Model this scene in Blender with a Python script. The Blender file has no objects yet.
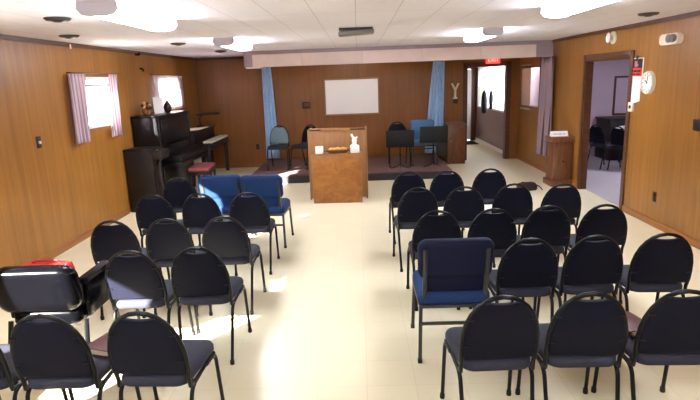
import bpy, bmesh, math, random
from mathutils import Vector, Matrix
random.seed(7)
PI = math.pi
S = bpy.context.scene
COL = S.collection

# ------------------------------------------------------------------ materials
def lin(c):
    return tuple(((v/255)/12.92 if v/255 <= .04045 else ((v/255+.055)/1.055)**2.4) for v in c)

def new_mat(name):
    m = bpy.data.materials.new(name); m.use_nodes = True
    nt = m.node_tree; b = nt.nodes['Principled BSDF']
    return m, nt, b

def plain(name, rgb, rough=.5, metal=0, noise=.0, scale=30, bump=0, spec=.5, sheen=0):
    m, nt, b = new_mat(name)
    c = lin(rgb)
    b.inputs['Roughness'].default_value = rough
    b.inputs['Metallic'].default_value = metal
    b.inputs['Specular IOR Level'].default_value = spec
    if sheen: b.inputs['Sheen Weight'].default_value = sheen
    tc = nt.nodes.new('ShaderNodeTexCoord')
    n = nt.nodes.new('ShaderNodeTexNoise'); n.inputs['Scale'].default_value = scale; n.inputs['Detail'].default_value = 3
    nt.links.new(tc.outputs['Object'], n.inputs['Vector'])
    r = nt.nodes.new('ShaderNodeValToRGB')
    r.color_ramp.elements[0].position = .3; r.color_ramp.elements[1].position = .7
    r.color_ramp.elements[0].color = tuple(v*(1-noise) for v in c)+(1,)
    r.color_ramp.elements[1].color = tuple(min(1, v*(1+noise)) for v in c)+(1,)
    nt.links.new(n.outputs['Fac'], r.inputs['Fac']); nt.links.new(r.outputs['Color'], b.inputs['Base Color'])
    if bump:
        bp = nt.nodes.new('ShaderNodeBump'); bp.inputs['Strength'].default_value = bump; bp.inputs['Distance'].default_value = .01
        nt.links.new(n.outputs['Fac'], bp.inputs['Height']); nt.links.new(bp.outputs['Normal'], b.inputs['Normal'])
    return m

def emit(name, rgb, strength):
    m, nt, b = new_mat(name)
    b.inputs['Base Color'].default_value = lin(rgb)+(1,)
    b.inputs['Emission Color'].default_value = lin(rgb)+(1,)
    b.inputs['Emission Strength'].default_value = strength
    return m

def math_node(nt, op, a, bval=None):
    n = nt.nodes.new('ShaderNodeMath'); n.operation = op
    if isinstance(a, (int, float)): n.inputs[0].default_value = a
    else: nt.links.new(a, n.inputs[0])
    if bval is not None:
        if isinstance(bval, (int, float)): n.inputs[1].default_value = bval
        else: nt.links.new(bval, n.inputs[1])
    return n.outputs[0]

def panelling(name, c0, c1, rough=.4, plank=.2032, groove=.005, spec=.5):
    """vertical-groove wood panelling; grain runs along Z; plank coordinate = X+Y (a wall holds one of them fixed)"""
    m, nt, b = new_mat(name)
    tc = nt.nodes.new('ShaderNodeTexCoord'); sx = nt.nodes.new('ShaderNodeSeparateXYZ')
    nt.links.new(tc.outputs['Object'], sx.inputs[0])
    u = math_node(nt, 'ADD', sx.outputs['X'], sx.outputs['Y'])
    cell = math_node(nt, 'FLOOR', math_node(nt, 'DIVIDE', u, plank))
    fr = math_node(nt, 'FRACT', math_node(nt, 'DIVIDE', u, plank))
    wn = nt.nodes.new('ShaderNodeTexWhiteNoise'); wn.noise_dimensions = '1D'; nt.links.new(cell, wn.inputs['W'])
    cb = nt.nodes.new('ShaderNodeCombineXYZ')
    nt.links.new(math_node(nt, 'MULTIPLY', u, 14.0), cb.inputs[0])
    nt.links.new(math_node(nt, 'MULTIPLY', sx.outputs['Z'], .8), cb.inputs[1])
    nt.links.new(math_node(nt, 'MULTIPLY', wn.outputs['Value'], 40.0), cb.inputs[2])
    n1 = nt.nodes.new('ShaderNodeTexNoise'); n1.inputs['Scale'].default_value = 1; n1.inputs['Detail'].default_value = 6
    n1.inputs['Distortion'].default_value = .6
    nt.links.new(cb.outputs[0], n1.inputs['Vector'])
    n2 = nt.nodes.new('ShaderNodeTexNoise'); n2.inputs['Scale'].default_value = .9; n2.inputs['Detail'].default_value = 2
    nt.links.new(tc.outputs['Object'], n2.inputs['Vector'])
    mixv = math_node(nt, 'ADD', math_node(nt, 'MULTIPLY', n1.outputs['Fac'], .55),
                     math_node(nt, 'ADD', math_node(nt, 'MULTIPLY', wn.outputs['Value'], .14), math_node(nt, 'MULTIPLY', n2.outputs['Fac'], .42)))
    r = nt.nodes.new('ShaderNodeValToRGB')
    r.color_ramp.elements[0].position = .3; r.color_ramp.elements[1].position = .78
    r.color_ramp.elements[0].color = lin(c0)+(1,); r.color_ramp.elements[1].color = lin(c1)+(1,)
    nt.links.new(mixv, r.inputs['Fac'])
    g = math_node(nt, 'LESS_THAN', fr, groove/plank*1.0)
    mx = nt.nodes.new('ShaderNodeMixRGB'); mx.inputs['Color2'].default_value = tuple(v*.45 for v in lin(c0))+(1,)
    nt.links.new(math_node(nt, 'MULTIPLY', g, .45), mx.inputs['Fac']); nt.links.new(r.outputs['Color'], mx.inputs['Color1'])
    nt.links.new(mx.outputs['Color'], b.inputs['Base Color'])
    b.inputs['Roughness'].default_value = rough; b.inputs['Specular IOR Level'].default_value = spec
    bp = nt.nodes.new('ShaderNodeBump'); bp.inputs['Strength'].default_value = .12; bp.inputs['Distance'].default_value = .004
    nt.links.new(math_node(nt, 'SUBTRACT', n1.outputs['Fac'], g), bp.inputs['Height'])
    nt.links.new(bp.outputs['Normal'], b.inputs['Normal'])
    return m

def woodgrain(name, c0, c1, rough=.4, scale=(3, 3, 22)):
    m, nt, b = new_mat(name)
    tc = nt.nodes.new('ShaderNodeTexCoord'); mp = nt.nodes.new('ShaderNodeMapping'); mp.inputs['Scale'].default_value = scale
    nt.links.new(tc.outputs['Object'], mp.inputs['Vector'])
    n = nt.nodes.new('ShaderNodeTexNoise'); n.inputs['Scale'].default_value = 1.3; n.inputs['Detail'].default_value = 6; n.inputs['Distortion'].default_value = 1.2
    nt.links.new(mp.outputs[0], n.inputs['Vector'])
    r = nt.nodes.new('ShaderNodeValToRGB'); r.color_ramp.elements[0].position = .32; r.color_ramp.elements[1].position = .7
    r.color_ramp.elements[0].color = lin(c0)+(1,); r.color_ramp.elements[1].color = lin(c1)+(1,)
    nt.links.new(n.outputs['Fac'], r.inputs['Fac']); nt.links.new(r.outputs['Color'], b.inputs['Base Color'])
    b.inputs['Roughness'].default_value = rough
    return m

def tiles(name, rgb, size, seam_rgb, rough, seam=.004, var=.04, sx_=1, sy_=1, mottle=.05, seamfac=.5, bump=0, spec=.5):
    m, nt, b = new_mat(name)
    tc = nt.nodes.new('ShaderNodeTexCoord'); sx = nt.nodes.new('ShaderNodeSeparateXYZ'); nt.links.new(tc.outputs['Object'], sx.inputs[0])
    fx = math_node(nt, 'DIVIDE', math_node(nt, 'ADD', sx.outputs['X'], 100*size*sx_), size*sx_)
    fy = math_node(nt, 'DIVIDE', math_node(nt, 'ADD', sx.outputs['Y'], 100*size*sy_), size*sy_)
    gx = math_node(nt, 'LESS_THAN', math_node(nt, 'FRACT', fx), seam/(size*sx_))
    gy = math_node(nt, 'LESS_THAN', math_node(nt, 'FRACT', fy), seam/(size*sy_))
    g = math_node(nt, 'MAXIMUM', gx, gy)
    cb = nt.nodes.new('ShaderNodeCombineXYZ'); nt.links.new(math_node(nt, 'FLOOR', fx), cb.inputs[0]); nt.links.new(math_node(nt, 'FLOOR', fy), cb.inputs[1])
    wn = nt.nodes.new('ShaderNodeTexWhiteNoise'); wn.noise_dimensions = '2D'; nt.links.new(cb.outputs[0], wn.inputs['Vector'])
    n = nt.nodes.new('ShaderNodeTexNoise'); n.inputs['Scale'].default_value = 2.3; n.inputs['Detail'].default_value = 5
    nt.links.new(tc.outputs['Object'], n.inputs['Vector'])
    v = math_node(nt, 'ADD', math_node(nt, 'MULTIPLY', wn.outputs['Value'], var), math_node(nt, 'MULTIPLY', n.outputs['Fac'], mottle))
    k = math_node(nt, 'SUBTRACT', 1+var*.5+mottle*.5, v)
    c = lin(rgb)
    sc = nt.nodes.new('ShaderNodeVectorMath'); sc.operation = 'SCALE'; sc.inputs[0].default_value = c; nt.links.new(k, sc.inputs['Scale'])
    mx = nt.nodes.new('ShaderNodeMixRGB'); mx.inputs['Color2'].default_value = lin(seam_rgb)+(1,)
    nt.links.new(math_node(nt, 'MULTIPLY', g, seamfac), mx.inputs['Fac']); nt.links.new(sc.outputs[0], mx.inputs['Color1'])
    nt.links.new(mx.outputs['Color'], b.inputs['Base Color'])
    b.inputs['Roughness'].default_value = rough; b.inputs['Specular IOR Level'].default_value = spec
    if bump:
        n3 = nt.nodes.new('ShaderNodeTexNoise'); n3.inputs['Scale'].default_value = 90; nt.links.new(tc.outputs['Object'], n3.inputs['Vector'])
        bp = nt.nodes.new('ShaderNodeBump'); bp.inputs['Strength'].default_value = bump; bp.inputs['Distance'].default_value = .005
        nt.links.new(n3.outputs['Fac'], bp.inputs['Height']); nt.links.new(bp.outputs['Normal'], b.inputs['Normal'])
    return m

def glass_mat(name, tint=(1, 1, 1), transp=.92):
    m, nt, b = new_mat(name); nt.nodes.remove(b)
    out = nt.nodes['Material Output']
    t = nt.nodes.new('ShaderNodeBsdfTransparent'); t.inputs[0].default_value = tint+(1,)
    g = nt.nodes.new('ShaderNodeBsdfGlossy'); g.inputs['Roughness'].default_value = .03
    x = nt.nodes.new('ShaderNodeMixShader'); x.inputs[0].default_value = 1-transp
    nt.links.new(t.outputs[0], x.inputs[1]); nt.links.new(g.outputs[0], x.inputs[2]); nt.links.new(x.outputs[0], out.inputs[0])
    return m

def cloth(name, rgb, rgb2=None, transl=.35, stripe=0, transp=0):
    """curtain cloth: diffuse + translucent, optional vertical stripes (woven pattern, or fold shade on the drape)"""
    m, nt, b = new_mat(name); nt.nodes.remove(b); out = nt.nodes['Material Output']
    d = nt.nodes.new('ShaderNodeBsdfDiffuse'); t = nt.nodes.new('ShaderNodeBsdfTranslucent')
    x = nt.nodes.new('ShaderNodeMixShader'); x.inputs[0].default_value = transl
    tc = nt.nodes.new('ShaderNodeTexCoord')
    r = nt.nodes.new('ShaderNodeValToRGB')
    r.color_ramp.elements[0].color = lin(rgb)+(1,); r.color_ramp.elements[1].color = lin(rgb2 or rgb)+(1,)
    if stripe:
        sx = nt.nodes.new('ShaderNodeSeparateXYZ'); nt.links.new(tc.outputs['Object'], sx.inputs[0])
        u = math_node(nt, 'ADD', sx.outputs['X'], sx.outputs['Y'])
        nt.links.new(math_node(nt, 'FRACT', math_node(nt, 'MULTIPLY', u, stripe)), r.inputs['Fac'])
        r.color_ramp.elements[0].position = .45; r.color_ramp.elements[1].position = .55
    else:
        n = nt.nodes.new('ShaderNodeTexNoise'); n.inputs['Scale'].default_value = 8; nt.links.new(tc.outputs['Object'], n.inputs['Vector'])
        nt.links.new(n.outputs['Fac'], r.inputs['Fac'])
    nt.links.new(r.outputs[0], d.inputs[0]); nt.links.new(r.outputs[0], t.inputs[0])
    nt.links.new(d.outputs[0], x.inputs[1]); nt.links.new(t.outputs[0], x.inputs[2])
    last = x
    if transp:
        tr = nt.nodes.new('ShaderNodeBsdfTransparent'); y = nt.nodes.new('ShaderNodeMixShader'); y.inputs[0].default_value = transp
        nt.links.new(x.outputs[0], y.inputs[1]); nt.links.new(tr.outputs[0], y.inputs[2]); last = y
    nt.links.new(last.outputs[0], out.inputs[0])
    return m

M = {}
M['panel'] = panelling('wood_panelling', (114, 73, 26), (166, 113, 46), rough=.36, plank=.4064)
M['panel_shaded'] = panelling('wood_panelling_shaded', (114, 68, 26), (150, 96, 42), rough=.36, plank=.4064)  # same panelling, with the weaker light at the back put into its colour
M['trim'] = woodgrain('dark_wood_trim', (70, 40, 20), (96, 56, 30), .4)
M['base'] = woodgrain('baseboard_wood', (126, 78, 34), (160, 104, 50), .4, (1, 1, 20))
M['floor'] = tiles('cream_vinyl_tile', (222, 213, 180), .3048, (176, 160, 130), .32, seam=.0035, var=.035, mottle=.10, seamfac=.35)
M['ceil'] = tiles('ceiling_panel', (236, 234, 242), .36, (150, 142, 138), .9, seam=.006, var=.02, sx_=1, sy_=3.4, mottle=.05, seamfac=.55, bump=.1)
M['lavwall'] = plain('lavender_paint', (202, 182, 194), .7, noise=.03, scale=4)
M['gcarpet'] = plain('grey_carpet', (168, 162, 168), .9, noise=.08, scale=120, bump=.2)
M['white'] = plain('white_paint', (236, 234, 232), .5)
M['hallpaint'] = plain('pale_pinkish_wall', (124, 96, 88), .45, noise=.04, scale=3)
M['ground'] = plain('pale_gravel', (226, 222, 214), .9, noise=.08, scale=6)
M['beam'] = plain('lavender_grey_beam', (160, 144, 152), .7, noise=.04, scale=6)
M['fascia'] = plain('cream_fascia', (232, 212, 206), .7, noise=.04, scale=5)
M['stagecarpet'] = plain('maroon_carpet', (104, 74, 70), .95, noise=.14, scale=60, bump=.2)
M['riser'] = plain('dark_riser', (34, 26, 30), .6, noise=.1)
M['navy'] = plain('navy_black_fabric', (15, 16, 30), .6, noise=.12, scale=160, bump=.08, spec=.12)
M['seatfab'] = plain('dark_seat_fabric', (42, 43, 54), .75, noise=.14, scale=160, bump=.12, spec=.25)
M['blackmetal'] = plain('black_enamel_tube', (9, 9, 11), .34, spec=.25)
M['foot'] = plain('black_rubber', (12, 12, 12), .7)
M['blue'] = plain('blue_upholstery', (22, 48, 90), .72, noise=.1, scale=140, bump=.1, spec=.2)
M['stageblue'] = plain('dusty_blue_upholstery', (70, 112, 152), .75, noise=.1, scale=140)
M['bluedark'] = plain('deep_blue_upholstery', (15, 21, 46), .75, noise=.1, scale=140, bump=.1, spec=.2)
M['teal'] = plain('teal_grey_fabric', (104, 130, 138), .8, noise=.1, scale=140)
M['greytube'] = plain('grey_enamel_tube', (52, 52, 50), .3)
M['vinyl'] = plain('black_vinyl', (6, 6, 9), .2, noise=.1, scale=20, spec=.1)
M['red'] = plain('red_nylon', (160, 22, 16), .4, noise=.1, scale=25)
M['burgundy'] = plain('burgundy_cover', (74, 30, 28), .5, noise=.1)
M['pages'] = plain('page_edge', (222, 210, 186), .8)
M['lectern'] = woodgrain('tan_wood', (136, 92, 50), (154, 108, 62), .4, (14, 14, 2))
M['lectern_front'] = woodgrain('orange_burl_wood', (128, 76, 24), (164, 106, 42), .35, (5, 5, 7))
M['ebony'] = plain('black_piano_finish', (8, 7, 9), .28, noise=.2, scale=8, spec=.35)
M['darkwood'] = woodgrain('very_dark_wood', (15, 8, 7), (27, 15, 11), .5, (3, 3, 14))
M['midwood'] = woodgrain('brown_wood', (92, 52, 28), (124, 76, 40), .4, (14, 14, 2))
M['ivory'] = plain('ivory_keys', (226, 220, 204), .3)
M['cushionred'] = plain('dusty_red_cushion', (140, 66, 66), .8, noise=.1, scale=60)
M['paper'] = plain('white_paper', (238, 236, 230), .7)
M['cream'] = plain('cream_plastic', (232, 222, 200), .4)
M['board'] = plain('whiteboard_enamel', (250, 249, 250), .25)
M['boardframe'] = plain('tan_frame', (160, 118, 70), .4)
M['curtblue'] = cloth('pale_blue_curtain', (166, 206, 248), (196, 226, 254), .05)
M['curtlav'] = cloth('lavender_drape', (92, 72, 78), (160, 138, 144), .1, stripe=9)  # dark stripes paint the shade between the folds
M['curtpink'] = cloth('pink_striped_curtain', (222, 204, 208), (180, 156, 166), .4, stripe=12)
M['sheer'] = cloth('white_sheer_curtain', (246, 240, 244), (232, 220, 228), .6)
M['glass'] = glass_mat('window_glass')
M['frost'] = glass_mat('frosted_pane', (.96, .9, .98), .97)
M['blind'] = cloth('beige_blind', (226, 206, 188), (216, 194, 176), .35)
M['lens'] = emit('fluorescent_lens', (238, 242, 255), 25)
M['lens_dim'] = emit('added_lamp_lens', (255, 246, 232), 9)  # glow of the lamp added over the stage
M['exitred'] = emit('exit_sign_red', (236, 60, 56), 1.1)
M['exitletter'] = emit('exit_sign_letter', (255, 150, 140), 1.0)
M['capgrey'] = plain('grey_end_cap', (192, 190, 206), .5)
M['darkgrey'] = plain('dark_grey_metal', (52, 48, 46), .5)
M['grey'] = plain('grey_metal', (120, 116, 112), .4)
M['signblack'] = plain('sign_black', (24, 16, 18), .5)
M['signred'] = plain('sign_red', (216, 56, 36), .5)
M['signmark'] = plain('sign_pink_mark', (196, 120, 150), .5)
M['brownplate'] = plain('brown_plastic', (30, 15, 12), .4)
M['bread'] = plain('bread_crust', (206, 150, 84), .7, noise=.2, scale=40)
M['wicker'] = plain('wicker', (120, 76, 36), .7, noise=.3, scale=80, bump=.4)
M['bag'] = plain('dark_brown_leather', (52, 30, 24), .5)
M['brass'] = plain('brass', (190, 150, 80), .3, metal=1)
M['doorwood'] = woodgrain('door_brown', (96, 62, 50), (120, 82, 66), .35, (14, 14, 2))

# ------------------------------------------------------------------ mesh helpers
def finish(name, bm, mat, parent=None, loc=None, rot=None, sharp=38, bevel=0):
    bmesh.ops.remove_doubles(bm, verts=bm.verts, dist=1e-6)
    bmesh.ops.recalc_face_normals(bm, faces=bm.faces)
    for f in bm.faces: f.smooth = True
    a = math.radians(sharp)
    for e in bm.edges:
        if len(e.link_faces) == 2:
            e.smooth = e.calc_face_angle(0) < a
    me = bpy.data.meshes.new(name); bm.to_mesh(me); bm.free()
    me.materials.append(mat)
    o = bpy.data.objects.new(name, me); COL.objects.link(o)
    if parent is not None: o.parent = parent
    if loc: o.location = loc
    if rot: o.rotation_euler = rot
    return o

def box(bm, x0, x1, y0, y1, z0, z1, bev=0, seg=2, mtx=None):
    b = bmesh.new()
    bmesh.ops.create_cube(b, size=1)
    for v in b.verts:
        v.co = Vector(((x0+x1)/2+v.co.x*(x1-x0), (y0+y1)/2+v.co.y*(y1-y0), (z0+z1)/2+v.co.z*(z1-z0)))
    if bev:
        bmesh.ops.bevel(b, geom=list(b.edges), offset=bev, segments=seg, affect='EDGES', profile=.5)
    if mtx: b.transform(mtx)
    me = bpy.data.meshes.new('t'); b.to_mesh(me); b.free(); bm.from_mesh(me); bpy.data.meshes.remove(me)
    return bm

def B(*a, **k): return box(bmesh.new(), *a, **k)

def fillet(pts, r):
    pts = [Vector(p) for p in pts]; out = [pts[0]]
    for i in range(1, len(pts)-1):
        p0, p, p1 = pts[i-1], pts[i], pts[i+1]
        d0 = p0-p; d1 = p1-p; k = min(r, d0.length*.49, d1.length*.49)
        a = p+d0.normalized()*k; c = p+d1.normalized()*k
        for t in (0, .2, .4, .6, .8, 1): out.append(a*(1-t)**2+p*2*t*(1-t)+c*t*t)
    out.append(pts[-1]); return out

def tube(bm, pts, r, n=8, fil=0, sq=False):
    P = fillet(pts, fil) if fil else [Vector(p) for p in pts]
    if sq: n = 4
    rings = []; t0 = (P[1]-P[0]).normalized()
    up = Vector((0, 0, 1)) if abs(t0.z) < .9 else Vector((0, 1, 0))
    nrm = (up-t0*up.dot(t0)).normalized()
    for i, p in enumerate(P):
        t = ((P[min(i+1, len(P)-1)]-P[max(i-1, 0)])).normalized()
        nrm = (nrm-t*nrm.dot(t)).normalized(); bn = t.cross(nrm)
        ring = []
        for k in range(n):
            a = 2*PI*(k+(.5 if sq else 0))/n
            ring.append(bm.verts.new(p+(nrm*math.cos(a)+bn*math.sin(a))*r*(1.414 if sq else 1)))
        rings.append(ring)
    for a, b in zip(rings, rings[1:]):
        for k in range(n): bm.faces.new((a[k], a[(k+1) % n], b[(k+1) % n], b[k]))
    bm.faces.new(rings[0][::-1]); bm.faces.new(rings[-1])
    return bm

def T(*a, **k): return tube(bmesh.new(), *a, **k)

def lathe(bm, prof, n=20, mtx=None):
    rings = []
    for r, z in prof:
        rings.append([bm.verts.new((r*math.cos(2*PI*k/n), r*math.sin(2*PI*k/n), z)) for k in range(n)])
    for a, b in zip(rings, rings[1:]):
        for k in range(n): bm.faces.new((a[k], a[(k+1) % n], b[(k+1) % n], b[k]))
    bm.faces.new(rings[0][::-1]); bm.faces.new(rings[-1])
    if mtx: bmesh.ops.transform(bm, matrix=mtx, verts=[v for r in rings for v in r])
    return bm

def offset(poly, d):
    n = len(poly); out = []
    for i in range(n):
        p0, p, p1 = poly[i-1], poly[i], poly[(i+1) % n]
        e0 = Vector((p[0]-p0[0], p[1]-p0[1])); e1 = Vector((p1[0]-p[0], p1[1]-p[1]))
        n0 = Vector((-e0.y, e0.x)).normalized(); n1 = Vector((-e1.y, e1.x)).normalized()
        m = (n0+n1)
        m = m.normalized() if m.length > 1e-6 else n0
        out.append((p[0]+m.x*d, p[1]+m.y*d))
    return out   # CCW polygon: positive d moves inward

def loft(bm, poly, layers, f):
    """layers: (inset, height); f(u,v,h)->xyz"""
    rings = [[bm.verts.new(f(u, v, h)) for u, v in offset(poly, d)] for d, h in layers]
    n = len(poly)
    for a, b in zip(rings, rings[1:]):
        for k in range(n): bm.faces.new((a[k], a[(k+1) % n], b[(k+1) % n], b[k]))
    for ring, flip in ((rings[0], True), (rings[-1], False)):
        fc = bm.faces.new(ring[::-1] if flip else ring)
        bmesh.ops.triangulate(bm, faces=[fc])
    return bm

def rrect(x0, x1, y0, y1, r, n=5):
    out = []
    for cx, cy, a0 in ((x1-r, y0+r, -PI/2), (x1-r, y1-r, 0), (x0+r, y1-r, PI/2), (x0+r, y0+r, PI)):
        for k in range(n+1):
            a = a0+PI/2*k/n; out.append((cx+r*math.cos(a), cy+r*math.sin(a)))
    return out

def prism(bm, poly, f, h0, h1):
    return loft(bm, poly, [(0, h0), (0, h1)], f)

def thing(name, label, cat, loc=(0, 0, 0), rotz=0, group=None):
    o = bpy.data.objects.new(name, None); COL.objects.link(o)
    o.empty_display_size = .1
    o.location = loc; o.rotation_euler = (0, 0, rotz); o['label'] = label; o['category'] = cat
    if group: o['group'] = group
    return o

def tag(o, label, cat, group=None):
    o['label'] = label; o['category'] = cat
    if group: o['group'] = group
    return o

def struct(name, bm, mat):
    o = finish(name, bm, mat); o['kind'] = 'structure'; return o

def dup(root, loc, rotz, label, group=None):
    r = root.copy(); COL.objects.link(r); r.location = loc; r.rotation_euler = (0, 0, rotz); r['label'] = label
    if group: r['group'] = group
    for ch in list(root.children):
        c = ch.copy(); COL.objects.link(c); c.parent = r
        for g in ch.children:
            d = g.copy(); COL.objects.link(d); d.parent = c
    return r

# ------------------------------------------------------------------ the room shell
XL, XR, HC = -3.551, 3.553, 2.44
YB, Y0 = 12.15, -1.6
WT = .16
WTR = .09

def wall_holes(axis, p0, p1, a0, a1, z0, z1, holes):
    """solid wall between p0..p1 in thickness; along-axis a0..a1; holes = (a,b,zlo,zhi)"""
    bm = bmesh.new()
    cuts = sorted({a0, a1} | {h[0] for h in holes} | {h[1] for h in holes})
    def bx(s, e, lo, hi):
        if hi-lo < 1e-4: return
        if axis == 'y': box(bm, p0, p1, s, e, lo, hi)
        else: box(bm, s, e, p0, p1, lo, hi)
    for s, e in zip(cuts, cuts[1:]):
        hs = sorted([h for h in holes if h[0] <= s+1e-6 and h[1] >= e-1e-6], key=lambda h: h[2])
        z = z0
        for h in hs: bx(s, e, z, h[2]); z = h[3]
        bx(s, e, z, z1)
    return bm

WZT = [2.19, 2.19, 2.03, 2.03]
WZS = [1.03, 1.3, 1.36, 1.5]
WINS = [(.4, 1.5), (3.35, 4.02), (6.92, 8.02), (9.62, 10.75)]
struct('floor', B(XL-WT, 8.2, Y0-WT, 16.3, -.12, 0), M['floor'])
struct('ceiling', bmesh.ops and B(XL-WT, 3.643, Y0-WT, 16.3, HC, HC+.14), M['ceil'])
cs = bmesh.new(); box(cs, 3.643, 8.2, 4.9, 10.3, HC, HC+.14); box(cs, 4.2, 8.2, 10.3, 12.3, HC, HC+.14)
struct('ceiling_side_room', cs, M['ceil'])
struct('wall_left', wall_holes('y', XL-WT, XL, Y0-WT, YB+.15, 0, HC, [(a, b, WZS[i], WZT[i]) for i, (a, b) in enumerate(WINS)]), M['panel'])
DY0, DY1, DZ = 7.27, 8.66, 2.03
W3 = (10.74, 12.02, 1.16, 2.02)
struct('wall_right', wall_holes('y', XR, XR+WTR, Y0-WT, YB, 0, HC, [(DY0, DY1, 0, DZ), W3]), M['panel'])
struct('wall_back', wall_holes('x', YB, YB+.15, XL, XR+WTR, 0, HC, [(2.39, 3.3, 0, 2.05)]), M['panel_shaded'])
struct('wall_front', B(XL, XR, Y0-WT, Y0, 0, HC), M['panel'])
# hall behind
W4 = (12.75, 15.7, .98, 2.1)
struct('wall_hall_right', wall_holes('y', 3.42, 3.42+WT, YB+.15, 16.0, 0, HC, [W4]), M['hallpaint'])
struct('wall_hall_left', B(2.1, 2.22, YB+.15, 16.0, 0, HC), M['hallpaint'])
struct('wall_hall_end', wall_holes('x', 15.96, 16.1, 2.1, 3.6, 0, HC, [(2.36, 3.28, 0, 2.04)]), M['doorwood'])
# side room
sr = bmesh.new()
box(sr, 4.2, 8.1, 12.1, 12.25, 0, HC); box(sr, 4.12, 4.2, 10.3, 12.25, 0, HC); box(sr, 3.643, 4.2, 10.15, 10.3, 0, HC)
struct('wall_side_room_back', sr, M['lavwall'])
struct('wall_side_room_right', B(8.0, 8.15, 4.9, 12.1, 0, HC), M['lavwall'])
struct('wall_side_room_front', B(3.643, 8.0, 4.9, 5.05, 0, HC), M['lavwall'])
struct('floor_side_room', B(3.63, 8.0, 5.05, 12.1, 0, .006), M['gcarpet'])
wl = bmesh.new(); box(wl, 3.643, 4.12, 12.15, 12.25, 0, HC); box(wl, 4.06, 4.12, 10.3, 12.15, 0, HC)
struct('wall_added_light_well', wl, M['white'])  # unseen white well, added so sky light reaches the frosted window
# outside
struct('ground_outside', B(-60, XL-WT-.02, -40, 60, -.5, -.3), M['ground'])

# trims
struct('trim_1', B(XL, XL+.025, Y0, YB, HC-.05, HC), M['trim'])
struct('trim_2', B(XR-.025, XR, Y0, YB, HC-.05, HC), M['trim'])
struct('trim_3', B(XL, 2.39, YB-.025, YB, HC-.05, HC), M['trim'])
struct('baseboard_left', B(XL, XL+.016, Y0, 7.95, 0, .085), M['base'])
bb = bmesh.new(); box(bb, XR-.016, XR, Y0, DY0-.09, 0, .085); box(bb, XR-.016, XR, DY1+.09, YB, 0, .085)
struct('baseboard_right', bb, M['base'])
struct('baseboard_back', B(XL, -2.1, YB-.016, YB, 0, .085), M['base'])
struct('baseboard_hall', B(3.405, 3.42, YB+.15, 15.96, 0, .09), M['white'])

# doorway casings
def casing_y(name, x0, x1, y0, y1, z, w=.085):
    bm = bmesh.new()
    box(bm, x0, x1, y0-w, y0, 0, z+w, .006); box(bm, x0, x1, y1, y1+w, 0, z+w, .006); box(bm, x0, x1, y0, y1, z, z+w, .006)
    return struct(name, bm, M['trim'])
casing_y('trim_4', XR-.02, XR, DY0, DY1, DZ)
jb = bmesh.new()
box(jb, XR-.005, XR+WTR+.01, DY0, DY0+.02, .006, DZ); box(jb, XR-.005, XR+WTR+.01, DY1-.02, DY1, .006, DZ); box(jb, XR-.005, XR+WTR+.01, DY0, DY1, DZ-.02, DZ)
struct('door_1', jb, M['trim'])
jb = bmesh.new()
for a, b_ in ((2.31, 2.41), (3.26, 3.36)): box(jb, a, b_, YB-.02, YB+.16, 0, 2.13)
box(jb, 2.31, 3.36, YB-.02, YB+.16, 2.04, 2.14)
struct('door_2', jb, M['trim'])
# hall end door: white leaf with cream knob in dark frame
d3 = thing('door_3', 'white door with cream knob at the far end of the hall', 'door', (2.82, 15.95, 0)); d3['kind'] = 'structure'
lf = B(-.45, .455, .01, .05, .015, 2.03, .004); finish('door_leaf', lf, M['white'], d3)
jb = bmesh.new(); box(jb, .46, .585, -.03, .05, 0, 2.2); box(jb, -.56, .46, -.03, .05, 2.04, 2.2); box(jb, -.58, -.46, -.03, .05, 0, 2.04)
finish('door_frame', jb, M['trim'], d3)
finish('door_knob', lathe(bmesh.new(), [(.012, 0), (.012, .03), (.03, .035), (.036, .055), (.028, .075), (.006, .08)], 14, Matrix.Translation((.385, .01, 1.05)) @ Matrix.Rotation(PI/2, 4, 'X')), M['cream'], d3)
tag(finish('door_mat', B(2.45, 3.3, 14.9, 15.75, 0.001, .014, .004), M['foot']), 'black doormat on the hall floor in front of the white door', 'mat')

# ------------------------------------------------------------------ windows in the left wall
def window(name, y0, y1, z0, z1, xin, xout, sash=True, pane='glass', fmat='white'):
    """a framed window in a wall normal to X"""
    w = thing(name, 'window', 'window', (0, 0, 0)); w['kind'] = 'structure'; del w['label']; del w['category']
    bm = bmesh.new(); t = .045; xm = (xin+xout)/2
    s = 1 if xin > xout else -1
    fx0, fx1 = sorted((xin+s*.012, xout))
    for a, b_, c, d in ((y0, y0+t, z0, z1), (y1-t, y1, z0, z1), (y0+t, y1-t, z0, z0+t), (y0+t, y1-t, z1-t, z1)):
        box(bm, fx0, fx1, a, b_, c, d)
    finish('window_frame', bm, M[fmat], w)
    if sash:
        finish('sash_rail', B(xm-.02, xm+.02, y0+t, y1-t, z1-.125, z1-.095), M['grey'], w)
    finish('window_pane', B(xm-.003, xm+.003, y0+t, y1-t, z0+t, z1-t), M[pane], w)
    return w
for i, (a, b_) in enumerate(WINS): window('window_%d' % (i+1), a, b_, WZS[i], WZT[i], XL, XL-WT)
window('window_5', W3[0], W3[1], W3[2], W3[3], XR, XR+WTR, False, 'frost', 'doorwood')
window('window_6', W4[0], W4[1], W4[2], W4[3], 3.42, 3.42+WT, False)
tag(finish('roller_blind', B(XR-.012, XR-.006, 11.36, 12.03, 1.12, 2.05), M['blind']), 'beige blind drawn over half the small window near the lavender drape', 'blind')

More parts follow.
